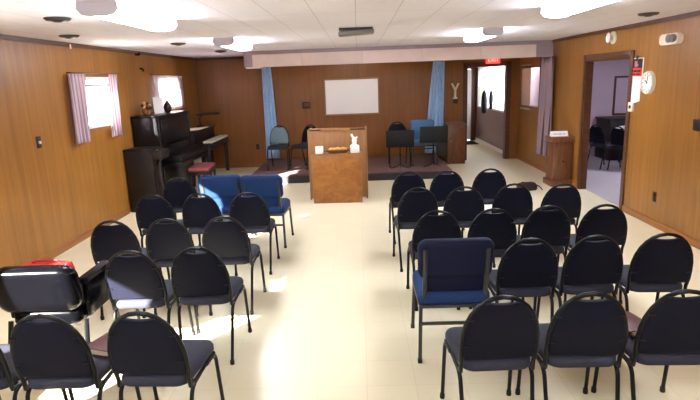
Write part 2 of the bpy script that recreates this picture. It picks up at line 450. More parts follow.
def drape(name, mat, p_top, p_bot, z0, z1, waves, amp, axis, base, thick=.006, nz=14, label='', cat='curtain', group=None, extra=None, heading=0):
    """cloth hung along `axis`; p_top/p_bot = (start,end) along the axis at top and bottom; base = coordinate across"""
    bm = bmesh.new(); nu = waves*8; g = []
    for j in range(nz+1):
        t = j/nz; z = z1+(z0-z1)*t; s = t**.8
        a = p_top[0]*(1-s)+p_bot[0]*s; b_ = p_top[1]*(1-s)+p_bot[1]*s
        row = []
        for i in range(nu+1):
            u = i/nu; am = amp*(.65+.35*math.sin(3*u*PI+1.3))*(.7+.5*t)
            off = am*math.sin(u*waves*2*PI+.5*math.sin(2.3*t+u*4))
            c = a+(b_-a)*u
            row.append(bm.verts.new((base+off, c, z) if axis == 'y' else (c, base+off, z)))
        g.append(row)
    for r0, r1 in zip(g, g[1:]):
        for i in range(nu): bm.faces.new((r0[i], r0[i+1], r1[i+1], r1[i]))
    o = finish(name, bm, mat, sharp=80)
    md = o.modifiers.new('thickness', 'SOLIDIFY'); md.thickness = thick; md.offset = 0
    if label: tag(o, label, cat, group)
    return o
R_ = .06
drape('window_curtain', M['curtpink'], (6.64, 7.08), (6.6, 6.98), 1.21, 2.065, 6, .022, 'y', XL+R_, label='pink-grey striped curtain on the left side of the nearer window')
drape('window_curtain', M['curtpink'], (7.74, 8.01), (7.58, 7.95), 1.2, 2.068, 4, .022, 'y', XL+R_, label='pink striped curtain on the right side of the nearer window')
drape('sheer_curtain', M['sheer'], (9.4, 11.0), (9.4, 10.98), 1.44, 2.06, 11, .02, 'y', XL+R_, label='thin white curtain across the window above the piano')
for a, b_, lab in ((6.72, 8.1, 'thin curtain rod over the nearer window'), (9.45, 10.92, 'thin curtain rod over the window above the piano')):
    tag(finish('curtain_rod', T([(XL+.004, a, 2.08), (XL+R_, a, 2.08), (XL+R_, b_, 2.08), (XL+.004, b_, 2.08)], .006, 6, .02), M['trim']), lab, 'curtain rod')
# blue drapes on the back wall
drape('blue_curtain', M['curtblue'], (-2.07, -1.88), (-2.10, -1.80), .2, 2.3, 4, .04, 'x', YB-.09, label='pale blue curtain on the back wall left of the whiteboard')
drape('blue_curtain', M['curtblue'], (1.67, 1.9), (1.46, 1.86), .2, 2.3, 5, .045, 'x', YB-.1, label='pale blue curtain on the back wall behind the blue stage chair')
drape('lavender_drape', M['curtlav'], (9.9, 10.5), (9.95, 10.5), .36, 2.15, 5, .06, 'y', XR-.1, label='long lavender drape hanging at the right end of the beam')

# beam over the stage
BY = 10.15
bm_ = B(-2.06, XR-.001, BY, BY+.32, 2.155, HC); struct('beam', bm_, M['beam'])
fa = bmesh.new()
xs = [-1.9, -1.0, .1, 1.2, 2.25, 3.24]
for a, b_ in zip(xs, xs[1:]): box(fa, a, b_-.004, BY-.03, BY, 2.15, 2.372, .004)
struct('trim_5', fa, M['fascia'])
struct('beam_end_glow', B(-2.04, -1.74, BY+.02, BY+.3, 2.135, 2.155), M['white'])  # white slab stands in for the bright light under the beam end

# stage platform
st = bmesh.new(); box(st, -2.09, 1.72, 10.02, YB, .035, .16, .012)
struct('stage_platform', st, M['stagecarpet'])
struct('trim_7', B(-2.06, 1.69, 10.0, 10.03, 0, .135), M['riser'])

# ------------------------------------------------------------------ ceiling things
def fixture(loc, label):
    t = thing('fluorescent_light', label, 'ceiling light', loc, 0, 'fluorescent ceiling fixtures')
    finish('housing', B(-.085, .085, -.61, .61, -.02, 0, .004), M['capgrey'], t)
    pr = [(-.085, -.02), (-.13, -.04), (-.135, -.055), (-.11, -.082), (-.05, -.092), (.05, -.092), (.11, -.082), (.135, -.055), (.13, -.04), (.085, -.02)]
    finish('diffuser', prism(bmesh.new(), pr, lambda u, v, h: (u, h, v), -.595, .595), M['lens'], t)
    for s in (-1, 1):
        pc = [(-.13, -.0), (-.135, -.055), (-.105, -.09), (-.05, -.1), (.05, -.1), (.105, -.09), (.135, -.055), (.13, 0)]
        finish('end_cap', prism(bmesh.new(), pc, lambda u, v, h: (u, h, v), s*.596-.012, s*.596+.012), M['capgrey'], t)
    return t
fx = fixture((-1.68, 4.28, HC), 'fluorescent fixture over the near left rows of chairs')
dup(fx, (-1.66, 7.62, HC), 0, 'fluorescent fixture on the left, close to the left end of the beam')
dup(fx, (1.76, 4.4, HC), 0, 'fluorescent fixture over the right block, cut off by the picture top')
dup(fx, (1.71, 7.66, HC), 0, 'fluorescent fixture on the right, close to the beam and exit sign')
dup(fx, (-1.67, .9, HC), 0, 'fluorescent fixture at the rear left of the room'); dup(fx, (1.7, .9, HC), 0, 'fluorescent fixture at the rear right of the room')
dup(fx, (5.6, 9.2, HC), 0, 'added fluorescent fixture, unseen, brightening the side room')  # fixture added out of view to light the side room

sg = thing('added_stage_light', 'added shallow ceiling lamp, unseen behind the beam, brightening the stage', 'ceiling light', (-.1, 10.85, HC))  # added lamp, hidden by the beam, put in to lift the stage
finish('housing', B(-.62, .62, -.08, .08, -.03, 0, .004), M['capgrey'], sg); finish('diffuser', B(-.6, .6, -.07, .07, -.07, -.03, .015), M['lens_dim'], sg)

def vent(loc, r, label):
    t = thing('ceiling_vent', label, 'vent', loc, 0, 'dark round ceiling vents')
    finish('rim', lathe(bmesh.new(), [(r, 0), (r*1.02, -.008), (r*.85, -.022), (r*.8, -.02)], 20), M['darkgrey'], t)
    finish('cone', lathe(bmesh.new(), [(r*.2, -.018), (r*.62, -.02), (r*.3, -.034), (r*.05, -.036)], 20), M['blackmetal'], t)
    return t
v0 = vent((-2.38, 4.5, HC), .1, 'dark round vent in the ceiling left of the near left light')
for p, l in (((-3.05, 5.95, HC), 'dark round vent in the ceiling above the nearer window, by the left wall'),
             ((-2.42, 7.6, HC), 'dark round vent in the ceiling left of the far left light'),
             ((-2.36, 9.7, HC), 'dark round vent in the ceiling by the left end of the beam'),
             ((3.05, 5.95, HC), 'dark round vent in the ceiling near the right wall')):
    dup(v0, p, 0, l)
t = thing('air_register', 'dark ceiling register with a hanging grey deflector plate, centre of the ceiling', 'vent', (0, 6.4, HC))
finish('grille', B(-.19, .19, -.1, .12, -.02, 0, .003), M['darkgrey'], t)
finish('deflector', B(-.2, .2, -.17, -.02, -.085, -.035, .015, mtx=Matrix.Rotation(math.radians(-3), 4, 'Y')), M['grey'], t)
hg = bmesh.new(); tube(hg, [(-.14, -.06, -.02), (-.14, -.07, -.07)], .006); tube(hg, [(.14, -.06, -.02), (.14, -.07, -.07)], .006)
finish('hanger', hg, M['darkgrey'], t)

# ------------------------------------------------------------------ wall things
def plate_r(name, y, z, w, h, mat, label, cat, x=XR, d=.012):
    return tag(finish(name, B(x-d, x, y-w/2, y+w/2, z-h/2, z+h/2, .003), mat), label, cat)
# right wall
t = thing('warning_sign', 'black and red sign with pale border beside the side doorway', 'sign', (XR, 7.1, 1.9))
finish('backing', B(-.008, 0, -.16, .16, -.125, .115, .002), M['cream'], t)
finish('black_panel', B(-.011, -.007, -.14, .14, -.01, .1), M['signblack'], t)
finish('red_panel', B(-.011, -.007, -.14, .14, -.112, -.01), M['signred'], t)
mk = bmesh.new(); box(mk, -.013, -.010, -.02, .045, .0, .075, .002); box(mk, -.013, -.010, -.045, .02, .012, .04, .002)
finish('emblem', mk, M['signmark'], t)
mk = bmesh.new()
for k, (a, b_) in enumerate(((-.11, -.03), (-.015, .05), (.065, .11))): box(mk, -.013, -.010, a, b_, -.062, -.035)
for k, (a, b_) in enumerate(((-.1, .0), (.02, .1))): box(mk, -.013, -.010, a, b_, -.098, -.078)
finish('lettering', mk, M['signblack'], t)
ring = bmesh.new(); box(ring, -.012, 0, -.025, .025, .1, .14, .004); finish('hanger', ring, M['signblack'], t)
pp = [(-.135, -.15), (.09, -.2), (.135, .145), (-.125, .145)]
tag(finish('notice_paper', prism(bmesh.new(), pp, lambda u, v, h: (XR-h-.05*max(0, -v-.05)**1.0*.3, 7.1+u, 1.63+v), .002, .006), M['paper']), 'white paper notice hanging under the black and red sign', 'paper')
t = thing('wall_clock', 'round cream wall clock beside the white notice', 'clock', (XR, 6.77, 1.71))
rx = Matrix.Rotation(-PI/2, 4, 'Y')
finish('case', lathe(bmesh.new(), [(.14, 0), (.14, .03), (.132, .045), (.122, .045), (.12, .03)], 32, rx), M['cream'], t)
finish('dial', lathe(bmesh.new(), [(.121, .028), (.121, .032)], 32, rx), M['paper'], t)
tk = bmesh.new()
for k in range(12):
    a = k*PI/6; box(tk, -.034, -.032, -.004, .004, .092, .112, mtx=Matrix.Rotation(a, 4, 'X'))
finish('hour_marks', tk, M['signblack'], t)
finish('hour_hand', B(-.037, -.034, -.005, .005, -.01, .06, mtx=Matrix.Rotation(math.radians(-62), 4, 'X')), M['signblack'], t)
finish('minute_hand', B(-.04, -.037, -.004, .004, -.015, .09, mtx=Matrix.Rotation(math.radians(15), 4, 'X')), M['signblack'], t)
t = thing('thermostat', 'small white thermostat below the paper notice', 'thermostat', (XR, 7.15, 1.4))
finish('housing', B(-.03, 0, -.06, .06, -.06, .06, .006), M['cream'], t)
finish('dial', lathe(bmesh.new(), [(.024, .028), (.02, .038)], 16, rx), M['brownplate'], t)
t = thing('emergency_light', 'white twin-head emergency light high on the right wall', 'light', (XR, 6.34, 2.19))
finish('housing', prism(bmesh.new(), rrect(-.19, .19, -.06, .06, .055), lambda u, v, h: (-h, u, v), -.004, .06), M['cream'], t)
for s in (-.06, -.13):
    l_ = lathe(bmesh.new(), [(.032, .055), (.042, .075), (.046, .1), (.04, .104), (.02, .09)], 18, Matrix.Translation((0, s, .005)) @ rx)
    finish('lamp_head', l_, M['grey'], t)
t = thing('fire_horn', 'round cream alarm horn high above the side doorway', 'alarm', (XR, 7.8, 2.31))
finish('base_plate', lathe(bmesh.new(), [(.085, -.004), (.085, .02), (.075, .028)], 24, rx), M['cream'], t)
finish('horn', lathe(bmesh.new(), [(.03, .02), (.035, .05), (.062, .075), (.066, .08), (.05, .07)], 24, rx), M['white'], t)
plate_r('wall_box', 5.72, 1.285, .13, .12, M['brownplate'], 'dark brown control box on the right wall at the picture edge', 'switch', d=.03)
def outlet(name, loc, rot, label, plate, fac):
    t = thing(name, label, 'outlet', loc); t.rotation_euler = (0, 0, rot)
    finish('cover_plate', B(-.038, .038, -.008, 0, -.06, .06, .003), plate, t)
    for s in (-.025, .025): finish('socket', B(-.014, .014, -.011, -.006, s-.014, s+.014, .002), fac, t)
    return t
outlet('wall_outlet', (XR, 6.44, .36), PI/2*-1, 'dark brown outlet low on the right wall', M['brownplate'], M['blackmetal'])
outlet('wall_outlet', (-2.3, YB, .46), 0, 'dark outlet low on the back wall left of the blue curtain', M['brownplate'], M['blackmetal'])
# left wall
t = thing('light_switch', 'brown switch plate with white toggle on the left wall', 'switch', (XL, 5.93, 1.32))
finish('cover_plate', B(0, .008, -.045, .045, -.065, .065, .003), M['brownplate'], t)
finish('toggle', B(.006, .024, -.012, .018, -.02, .012, .003), M['white'], t)
tag(finish('wall_hook', T([(XL, 9.05, 2.17), (XL+.05, 9.05, 2.16), (XL+.055, 9.05, 2.12)], .014, 8, .02), M['blackmetal']), 'small black hook on the left wall between the two windows', 'hook')
tag(finish('ceiling_hook', T([(XL+.03, 8.85, 2.385), (XL+.09, 8.85, 2.375), (XL+.1, 8.85, 2.41)], .018, 8, .02), M['blackmetal']), 'small black bracket at the top of the left wall', 'bracket')
tag(finish('trim_clip', B(XL+.02, XL+.032, 6.85, 6.88, HC-.075, HC-.02, .003), M['cream']), 'small pale clip on the dark trim above the left wall', 'clip')
# back wall
t = thing('whiteboard', 'white board in tan frame on the back wall', 'whiteboard', (-.135, YB, 1.5))
finish('board', B(-.585, .585, -.015, -.002, -.375, .375), M['board'], t)
fr = bmesh.new()
for a in ((-.61, .61, .37, .4), (-.61, .61, -.4, -.37), (-.61, -.58, -.37, .37), (.58, .61, -.37, .37)): box(fr, a[0], a[1], -.03, 0, a[2], a[3], .004)
finish('frame', fr, M['boardframe'], t)
finish('marker_tray', B(-.5, .5, -.07, -.03, -.4, -.385, .003), M['boardframe'], t)
t = thing('thermostat', 'small dark framed plate on the back wall left of the whiteboard', 'plate', (-1.15, YB, 1.35))
finish('frame', B(-.085, .085, -.02, 0, -.07, .07, .005), M['brownplate'], t)
finish('face', B(-.06, .06, -.024, -.018, -.045, .045, .003), M['midwood'], t)
cr = bmesh.new()
tube(cr, [(0, -.02, -.16), (0, -.02, .02)], .025); tube(cr, [(0, -.02, .0), (-.075, -.02, .15)], .022); tube(cr, [(0, -.02, .0), (.075, -.02, .15)], .022); tube(cr, [(-.045, -.02, -.17), (.045, -.02, -.17)], .02)
tag(finish('wall_ornament', cr, M['cream'], loc=(2.14, YB, 1.56)), 'cream Y-shaped ornament on the back wall by the hall opening', 'ornament')
plate_r_back = tag(finish('switch_plate', B(2.1, 2.2, YB-.012, YB, 1.27, 1.39, .003), M['brownplate']), 'dark brown switch plate below the cream ornament', 'switch')

# exit sign
t = thing('exit_sign', 'red lit EXIT sign over the hall opening', 'sign', (2.94, YB-.08, 2.165))
finish('housing', B(-.145, .145, -.03, .055, -.065, .065, .008), M['exitred'], t)
cu = bpy.data.curves.new('EXIT', 'FONT'); cu.body = 'EXIT'; cu.size = .14; cu.extrude = .004; cu.align_x = 'CENTER'; cu.align_y = 'CENTER'
to = bpy.data.objects.new('tmp', cu); COL.objects.link(to)
bpy.context.view_layer.update()
me = bpy.data.meshes.new_from_object(to.evaluated_get(bpy.context.evaluated_depsgraph_get()))
bpy.data.objects.remove(to)
me.name = 'exit_letters'; me.materials.clear(); me.materials.append(M['exitletter'])
lo = bpy.data.objects.new('lettering', me); COL.objects.link(lo); lo.parent = t; lo.location = (0, -.032, 0); lo.rotation_euler = (PI/2, 0, 0); lo.scale = (.8, .8, 1)

# black umbrellas hanging in the hall window
t = thing('hanging_umbrella', 'black folded umbrella with tall shaft hanging at the bright hall window', 'umbrella', (3.28, 14.3, 0))
finish('shaft', T([(0, 0, 1.02), (0, 0, 1.85)], .012), M['blackmetal'], t)
finish('canopy', lathe(bmesh.new(), [(.01, .88), (.065, .9), (.08, 1.1), (.075, 1.3), (.05, 1.42), (.012, 1.48)], 12), M['foot'], t)
t = thing('hanging_umbrella', 'shorter black umbrella hanging right beside the tall one', 'umbrella', (3.35, 13.88, 0), 0)
finish('shaft', T([(0, 0, 1.48), (0, 0, 1.64)], .012), M['blackmetal'], t)
finish('canopy', lathe(bmesh.new(), [(.01, 1.0), (.04, 1.03), (.058, 1.2), (.055, 1.36), (.03, 1.46), (.012, 1.5)], 12), M['foot'], t)

# ------------------------------------------------------------------ crown-back stacking chair
def bk(x, z, d): return (x, -.165-.19*(z-.47)+d, z)
def arch(w, zs, zt, wb, zb, n=14, e=2.35):
    pts = [(wb, zb)]
    pts.append((w, zb+(zs-zb)*.5)); 
    for k in range(n+1):
        a = PI*k/n
        c, s = math.cos(a), math.sin(a)
        pts.append((w*math.copysign(abs(c)**(2/e), c), zs+(zt-zs)*abs(s)**(2/e)))
    pts.append((-w, zb+(zs-zb)*.5)); pts.append((-wb, zb))
    return pts

def make_crown(mback, mseat, label):
    t = thing('stacking_chair', label, 'chair')
    # arch tube hooks under the seat
    A = arch(.19, .575, .84, .182, .46, e=2.1)
    pts = [(.186, -.10, .405), (.184, -.155, .412)]+[bk(x, z, 0) for x, z in A]+[(-.184, -.155, .412), (-.186, -.10, .405)]
    finish('back_frame', T(pts, .0115, 8), M['blackmetal'], t, sharp=60)
    # padded panel inside the arch, scooped at the top as a hand grip
    P = arch(.184, .572, .836, .174, .488, 26, 2.1)
    out = []
    for x, z in P:
        if z > .74: z -= .034*max(0, math.cos(min(1, abs(x)/.08)*PI/2))**.7
        out.append((x, z))
    lay = [(.010, -.014), (.003, -.012), (0, -.006), (0, .012), (.008, .026), (.03, .036), (.06, .038)]
    finish('backrest', loft(bmesh.new(), out, [(a, b_) for a, b_ in lay[:5]]+[(.014, .031)], lambda u, v, h: bk(u, v, h)), mback, t, sharp=50)
    for x, z in ((.156, .72), (-.156, .72), (.176, .57), (-.176, .57)):
        c = bmesh.new(); tube(c, [bk(x*.88, z, -.014), bk(x*1.06, z, -.010)], .006, 6); finish('clip', c, M['blackmetal'], t)
    # seat
    so = []
    so = rrect(-.203, .203, -.185, .24, .075, 6)
    so = [(u*(1-.12*(.24-v)/.425), v) for u, v in so]
    finish('seat', loft(bmesh.new(), so, [(.02, .418), (.006, .42), (0, .43), (0, .452), (.008, .466), (.03, .477), (.07, .482)], lambda u, v, h: (u, v, h)), mseat, t, sharp=60)
    sf = bmesh.new()
    for s in (-1, 1): tube(sf, [(s*.186, -.15, .407), (s*.192, .19, .407)], .0105)
    for y in (-.1, .16): tube(sf, [(-.19, y, .409), (.19, y, .409)], .009)
    finish('seat_frame', sf, M['blackmetal'], t)
    for s in (-1, 1):
        for pts in ([(s*.193, .06, .407), (s*.195, .20, .405), (s*.2, .252, .012)], [(s*.188, -.03, .405), (s*.186, -.145, .40), (s*.172, -.228, .012)]):
            l = finish('leg', T(pts, .0115, 8, .06), M['blackmetal'], t, sharp=60)
            e = Vector(pts[-1]); finish('foot_cap', lathe(bmesh.new(), [(.014, 0), (.0155, .004), (.0145, .03), (.012, .034)], 10, Matrix.Translation((e.x, e.y, 0))), M['foot'], l)
    return t

# ------------------------------------------------------------------ blue upholstered church chair
def make_padded(mback, mseat, label):
    t = thing('padded_chair', label, 'chair')
    def pk(x, z, d): return (x, -.19-.2*(z-.47)+d, z)
    o = rrect(-.245, .245, .575, .86, .06, 6)
    o = [(u*(1-.10*max(0, (.70-v))/.12*.4), v) for u, v in o]
    finish('backrest', loft(bmesh.new(), o, [(.05, -.03), (.018, -.025), (.004, -.012), (0, 0), (0, .03), (.006, .048), (.03, .06)], pk), mback, t, sharp=60)
    o = rrect(-.2, .2, .475, .70, .05, 5)
    finish('lumbar_panel', loft(bmesh.new(), o, [(.02, -.016), (.004, -.012), (0, -.004), (0, .03), (.015, .05)], pk), mback, t, sharp=60)
    o = rrect(-.24, .24, -.23, .25, .06, 6)
    finish('seat', loft(bmesh.new(), o, [(.03, .395), (.006, .4), (0, .415), (0, .455), (.01, .475), (.035, .49), (.08, .496)], lambda u, v, h: (u, v, h)), mseat, t, sharp=60)
    for s in (-1, 1):
        b_ = bmesh.new(); box(b_, s*.2-.014, s*.2+.014, -.008, .008, .38, .80, .003)
        for v in b_.verts: v.co = Vector(pk(v.co.x, v.co.z, v.co.y-.03))
        finish('back_upright', b_, M['greytube'], t)
    fr = bmesh.new()
    for s in (-1, 1): tube(fr, [(s*.225, -.215, .385), (s*.225, .235, .385)], .011, sq=True)
    for y in (-.215, .23): tube(fr, [(-.225, y, .385), (.225, y, .385)], .011, sq=True)
    finish('seat_frame', fr, M['greytube'], t)
    finish('stretcher', T([(-.228, -.235, .27), (.228, -.235, .27)], .0095, sq=True), M['greytube'], t)
    for s in (-1, 1):
        for pts in ([(s*.225, .215, .395), (s*.235, .262, .008)], [(s*.225, -.215, .395), (s*.238, -.262, .008)]):
            l = finish('leg', T(pts, .0115, sq=True), M['greytube'], t)
            e = pts[-1]; finish('foot_cap', B(e[0]-.014, e[0]+.014, e[1]-.014, e[1]+.014, 0, .03, .003), M['foot'], l)
    return t

# rows: (x at back top, y at back top)
crown0 = make_crown(M['navy'], M['seatfab'], '')
used = [False]
def crown(x, y, deg, label, group, z=0):
    r = math.radians(deg); cx = x-.228*math.sin(r); cy = y+.228*math.cos(r)
    if not used[0]:
        used[0] = True; crown0.location = (cx, cy, z); crown0.rotation_euler = (0, 0, r); crown0['label'] = label; crown0['group'] = group; return crown0
    return dup(crown0, (cx, cy, z), r, label, group)
GL, GR = 'stacking chairs left of the aisle', 'stacking chairs right of the aisle'
crown(-2.1, 6.09, 4, 'dark crown-back chair beside the piano, left of the two blue chairs', GL)
crown(-2.05, 5.15, 0, 'dark crown-back chair by the left wall, row behind the two blue chairs', GL)
crown(-1.58, 5.13, -2, 'dark crown-back chair in the middle of the row behind the two blue chairs', GL)
crown(-1.1, 5.10, 2, 'dark crown-back aisle chair in the row behind the two blue chairs', GL)
crown(-2.01, 4.15, 3, 'dark crown-back chair nearest the left wall, third row of the left block', GL)
crown(-1.57, 4.16, 0, 'dark crown-back chair in the middle of the third row, left block', GL)
crown(-1.11, 4.17, 0, 'dark crown-back aisle chair of the third row, left block', GL)
crown(-1.52, 3.33, 0, 'crown-back chair with sunlit back, right of the black armchair', GL)
crown(-1.09, 3.36, 0, 'crown-back aisle chair right of the one with the sunlit back', GL)
crown(-1.975, 2.36, 0, 'crown-back chair cut off by the left picture edge, last row of left block', GL)
crown(-1.54, 2.36, 0, 'navy crown-back chair at the bottom left of the picture, behind the armchair', GL)
crown(-1.07, 2.36, -3, 'navy crown-back aisle chair in the last row of the left block', GL)
for x, y, r, l in ((.545, 5.99, 0, 'black crown-back aisle chair in the row nearest the stage, right block'),
                   (.975, 5.97, 0, 'black crown-back chair in the middle of the row nearest the stage, right block'),
                   (1.46, 6.01, 0, 'black crown-back chair farthest from the aisle in the row nearest the stage')):
    crown(x, y, r, l, GR)
for x, y, r, l in ((.55, 5.08, 2, 'black crown-back aisle chair in the second row, right block'),
                   (.99, 5.06, -2, 'black crown-back chair second from the aisle, second row of right block'),
                   (1.475, 5.12, 0, 'black crown-back chair third from the aisle, second row of right block'),
                   (1.92, 5.05, 2, 'black crown-back chair farthest from the aisle, second row of right block'),
                   (0.600, 4.15, 0, 'black crown-back aisle chair in the third row, right block'),
                   (1.045, 4.16, 0, 'black crown-back chair second from the aisle, third row of right block'),
                   (1.490, 4.2, 0, 'black crown-back chair third from the aisle, third row of right block'),
                   (1.930, 4.18, -2, 'black crown-back chair nearest the right wall, third row of right block'),
                   (1.080, 3.34, 0, 'black crown-back chair right beside the blue aisle chair'),
                   (1.510, 3.36, 0, 'black crown-back chair second to the right of the blue aisle chair'),
                   (1.955, 3.36, -4, 'black crown-back chair nearest the right wall, row of the blue aisle chair'),
                   (0.665, 2.43, 2, 'black crown-back aisle chair directly behind the blue aisle chair, last row'),
                   (1.095, 2.44, -1, 'black crown-back chair in the middle of the last row, right block'),
                   (1.540, 2.44, -2, 'black crown-back chair at the right picture edge, last row of right block')):
    crown(x, y, r, l, GR)

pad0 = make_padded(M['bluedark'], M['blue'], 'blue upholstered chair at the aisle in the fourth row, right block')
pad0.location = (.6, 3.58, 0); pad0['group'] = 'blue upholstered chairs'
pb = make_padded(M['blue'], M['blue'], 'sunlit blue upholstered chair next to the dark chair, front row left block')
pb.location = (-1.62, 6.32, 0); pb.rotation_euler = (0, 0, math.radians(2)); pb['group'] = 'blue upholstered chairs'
dup(pb, (-1.115, 6.24, 0), math.radians(-3), 'blue upholstered aisle chair in the front row of the left block')
ps = make_padded(M['stageblue'], M['stageblue'], 'dusty blue upholstered chair on the stage behind a black music stand')
ps.location = (1.29, 10.86, .16); ps.rotation_euler = (0, 0, PI); ps['group'] = 'blue upholstered chairs'
tc = make_crown(M['teal'], M['seatfab'], 'teal-grey crown-back chair on the stage in front of the left blue curtain')
tc.location = (-1.63, 10.85, .16); tc.rotation_euler = (0, 0, PI); tc['group'] = 'chairs on the stage'
crown(-.98, 11.02, 150, 'dark crown-back chair on the stage, half hidden behind the wooden lectern', 'chairs on the stage', .16)
crown(.77, 10.98, 182, 'dark crown-back chair on the stage behind the left music stand', 'chairs on the stage', .16)

# ------------------------------------------------------------------ black vinyl armchair
t = thing('armchair', 'black vinyl armchair with sunlit back, by the left picture edge', 'chair', (-2.09, 3.48, 0), math.radians(1))
def ak(x, z, d): return (x, -.24-.16*(z-.5)+d, z)
o = rrect(-.265, .265, .48, .80, .09, 7)
finish('backrest', loft(bmesh.new(), o, [(.09, -.06), (.04, -.056), (.012, -.04), (0, -.01), (0, .03), (.015, .055), (.06, .065)], ak), M['vinyl'], t, sharp=70)
o = rrect(-.23, .23, -.24, .28, .07, 6)
finish('seat', loft(bmesh.new(), o, [(.04, .37), (.008, .38), (0, .40), (0, .45), (.012, .475), (.05, .49)], lambda u, v, h: (u, v, h)), M['vinyl'], t, sharp=70)
for s in (-1, 1):
    ar = finish('armrest', loft(bmesh.new(), rrect(s*.25-.033, s*.25+.033, -.2, .18, .03, 5), [(.012, .635), (0, .645), (0, .67), (.012, .68)], lambda u, v, h: (u, v, h)), M['vinyl'], t)
    finish('side_panel', B(s*.25-.02, s*.25+.02, -.17, .15, .40, .63, .015), M['vinyl'], ar)
    for pts in ([(s*.25, .2, .40), (s*.262, .27, .0)], [(s*.25, -.2, .40), (s*.262, -.3, .0)]):
        finish('leg', T(pts, .016), M['blackmetal'], t)
bg = rrect(-.175, .175, -.06, .07, .05, 5)
t = thing('red_bag', 'red zip bag standing in the seat of the black armchair', 'bag', (-2.12, 3.405, .493), math.radians(2))
finish('body', loft(bmesh.new(), bg, [(.02, 0), (.004, .012), (0, .04), (.004, .2), (.016, .25), (.04, .262)], lambda u, v, h: (u, v, h)), M['red'], t, sharp=60)
finish('handle', T([(-.09, 0, .252), (-.08, 0, .278), (.08, 0, .278), (.09, 0, .252)], .009, 8, .02), M['red'], t)

def hymnal(loc, rot, label):
    t = thing('hymnal', label, 'book', loc, rot)
    finish('cover', B(-.08, .08, -.115, .115, .0, .034, .004), M['burgundy'], t)
    finish('pages', B(-.074, .083, -.118, .118, .005, .029), M['pages'], t)
    return t
hymnal((1.47, 2.80, .483), .2, 'burgundy hymnal on the seat at the right picture edge, last row')
hymnal((-1.42, 2.74, .483), -.3, 'burgundy hymnal on the seat of the bottom left navy chair')

# brown bag on the floor
t = thing('handbag', 'dark brown bag lying on the floor beyond the right block of chairs', 'bag', (2.72, 8.72, 0), .3)
finish('body', loft(bmesh.new(), rrect(-.16, .16, -.09, .09, .05, 5), [(.02, 0), (0, .02), (0, .07), (.03, .12), (.055, .13)], lambda u, v, h: (u, v, h)), M['bag'], t, sharp=60)
finish('strap', T([(-.1, 0, .12), (-.12, -.02, .145), (.06, -.08, .13), (.17, -.12, .06), (.2, -.14, .012)], .009, 6, .04), M['bag'], t)

# ------------------------------------------------------------------ lectern and the box in front of it
t = thing('lectern', 'tall tan wooden lectern standing before the stage', 'lectern', (-.345, 8.65, 0), math.radians(-1.5))
w = .452
finish('front_panel', B(-w, w, -.16, -.135, .03, 1.1, .004), M['lectern'], t)
for s in (-1, 1): finish('side_panel', B(s*w-.012, s*w+.012, -.165, .3, .0, 1.12, .004), M['lectern'], t)
tp = B(-w+.01, w-.01, -.15, .31, 0, .022, .004); 
finish('reading_desk', tp, M['lectern'], t, loc=(0, 0, 1.1), rot=(math.radians(-8), 0, 0))
finish('desk_lip', B(-.25, .22, -.172, -.15, 1.09, 1.13, .005), M['lectern'], t)
finish('shelf', B(-w+.01, w-.01, -.13, .28, .55, .57), M['lectern'], t)
t2 = thing('offering_box', 'low orange wood box stand against the front of the lectern', 'stand', (-.355, 8.33, 0), math.radians(-1.5))
finish('front_panel', B(-.378, .378, -.12, -.1, .0, .76, .004), M['lectern_front'], t2)
finish('body', B(-.37, .37, -.105, .12, .0, .752, .004), M['lectern_front'], t2)
finish('top', B(-.385, .385, -.128, .125, .752, .772, .004), M['lectern'], t2)
def on_box(x, y): 
    a = math.radians(-1.5); return (-.355+x*math.cos(a)-y*math.sin(a), 8.33+x*math.sin(a)+y*math.cos(a), .772)
p = on_box(-.265, -.05)
tag(finish('white_box', B(-.06, .06, -.05, .05, 0, .115, .006), M['paper'], loc=p), 'plain white box at the left end of the lectern ledge', 'box')
p = on_box(.285, -.05)
tag(finish('white_box', B(-.07, .07, -.055, .055, 0, .115, .006), M['paper'], loc=p), 'white box under the white figurine on the lectern ledge', 'box')
p = on_box(.02, -.04)
t = thing('bread_basket', 'shallow wicker basket of bread in the middle of the lectern ledge', 'basket', p)
def ov(prof, bmx=1.0, bmy=.42):
    bm = lathe(bmesh.new(), prof, 24); 
    for v in bm.verts: v.co.x *= bmx; v.co.y *= bmy
    return bm
finish('basket', ov([(.13, 0), (.17, .03), (.19, .055), (.182, .055), (.16, .03), (.12, .012)]), M['wicker'], t)
for x, s in ((-.09, .055), (.0, .06), (.085, .058)):
    l_ = lathe(bmesh.new(), [(.01, -.9), (.6, -.75), (.95, -.25), (1, 0), (.95, .3), (.6, .78), (.01, .92)], 14)
    for v in l_.verts: v.co = Vector((x+v.co.z*s*1.1, v.co.x*s*.75, .06+v.co.y*s*.55))
    finish('bread_roll', l_, M['bread'], t)
p = on_box(.28, -.05)
t = thing('figurine', 'small white dove-like figurine on the right white box', 'figurine', (p[0], p[1], p[2]+.115))
bm = lathe(bmesh.new(), [(.045, 0), (.048, .012), (.03, .025), (.036, .05), (.04, .08), (.026, .11), (.012, .13)], 16); finish('body', bm, M['paper'], t)
bm = bmesh.new(); tube(bm, [(.0, 0, .09), (-.025, 0, .13), (-.045, 0, .175)], .018, 8); tube(bm, [(.0, 0, .09), (.03, 0, .115), (.05, 0, .125)], .014, 8)
finish('wing', bm, M['paper'], t)

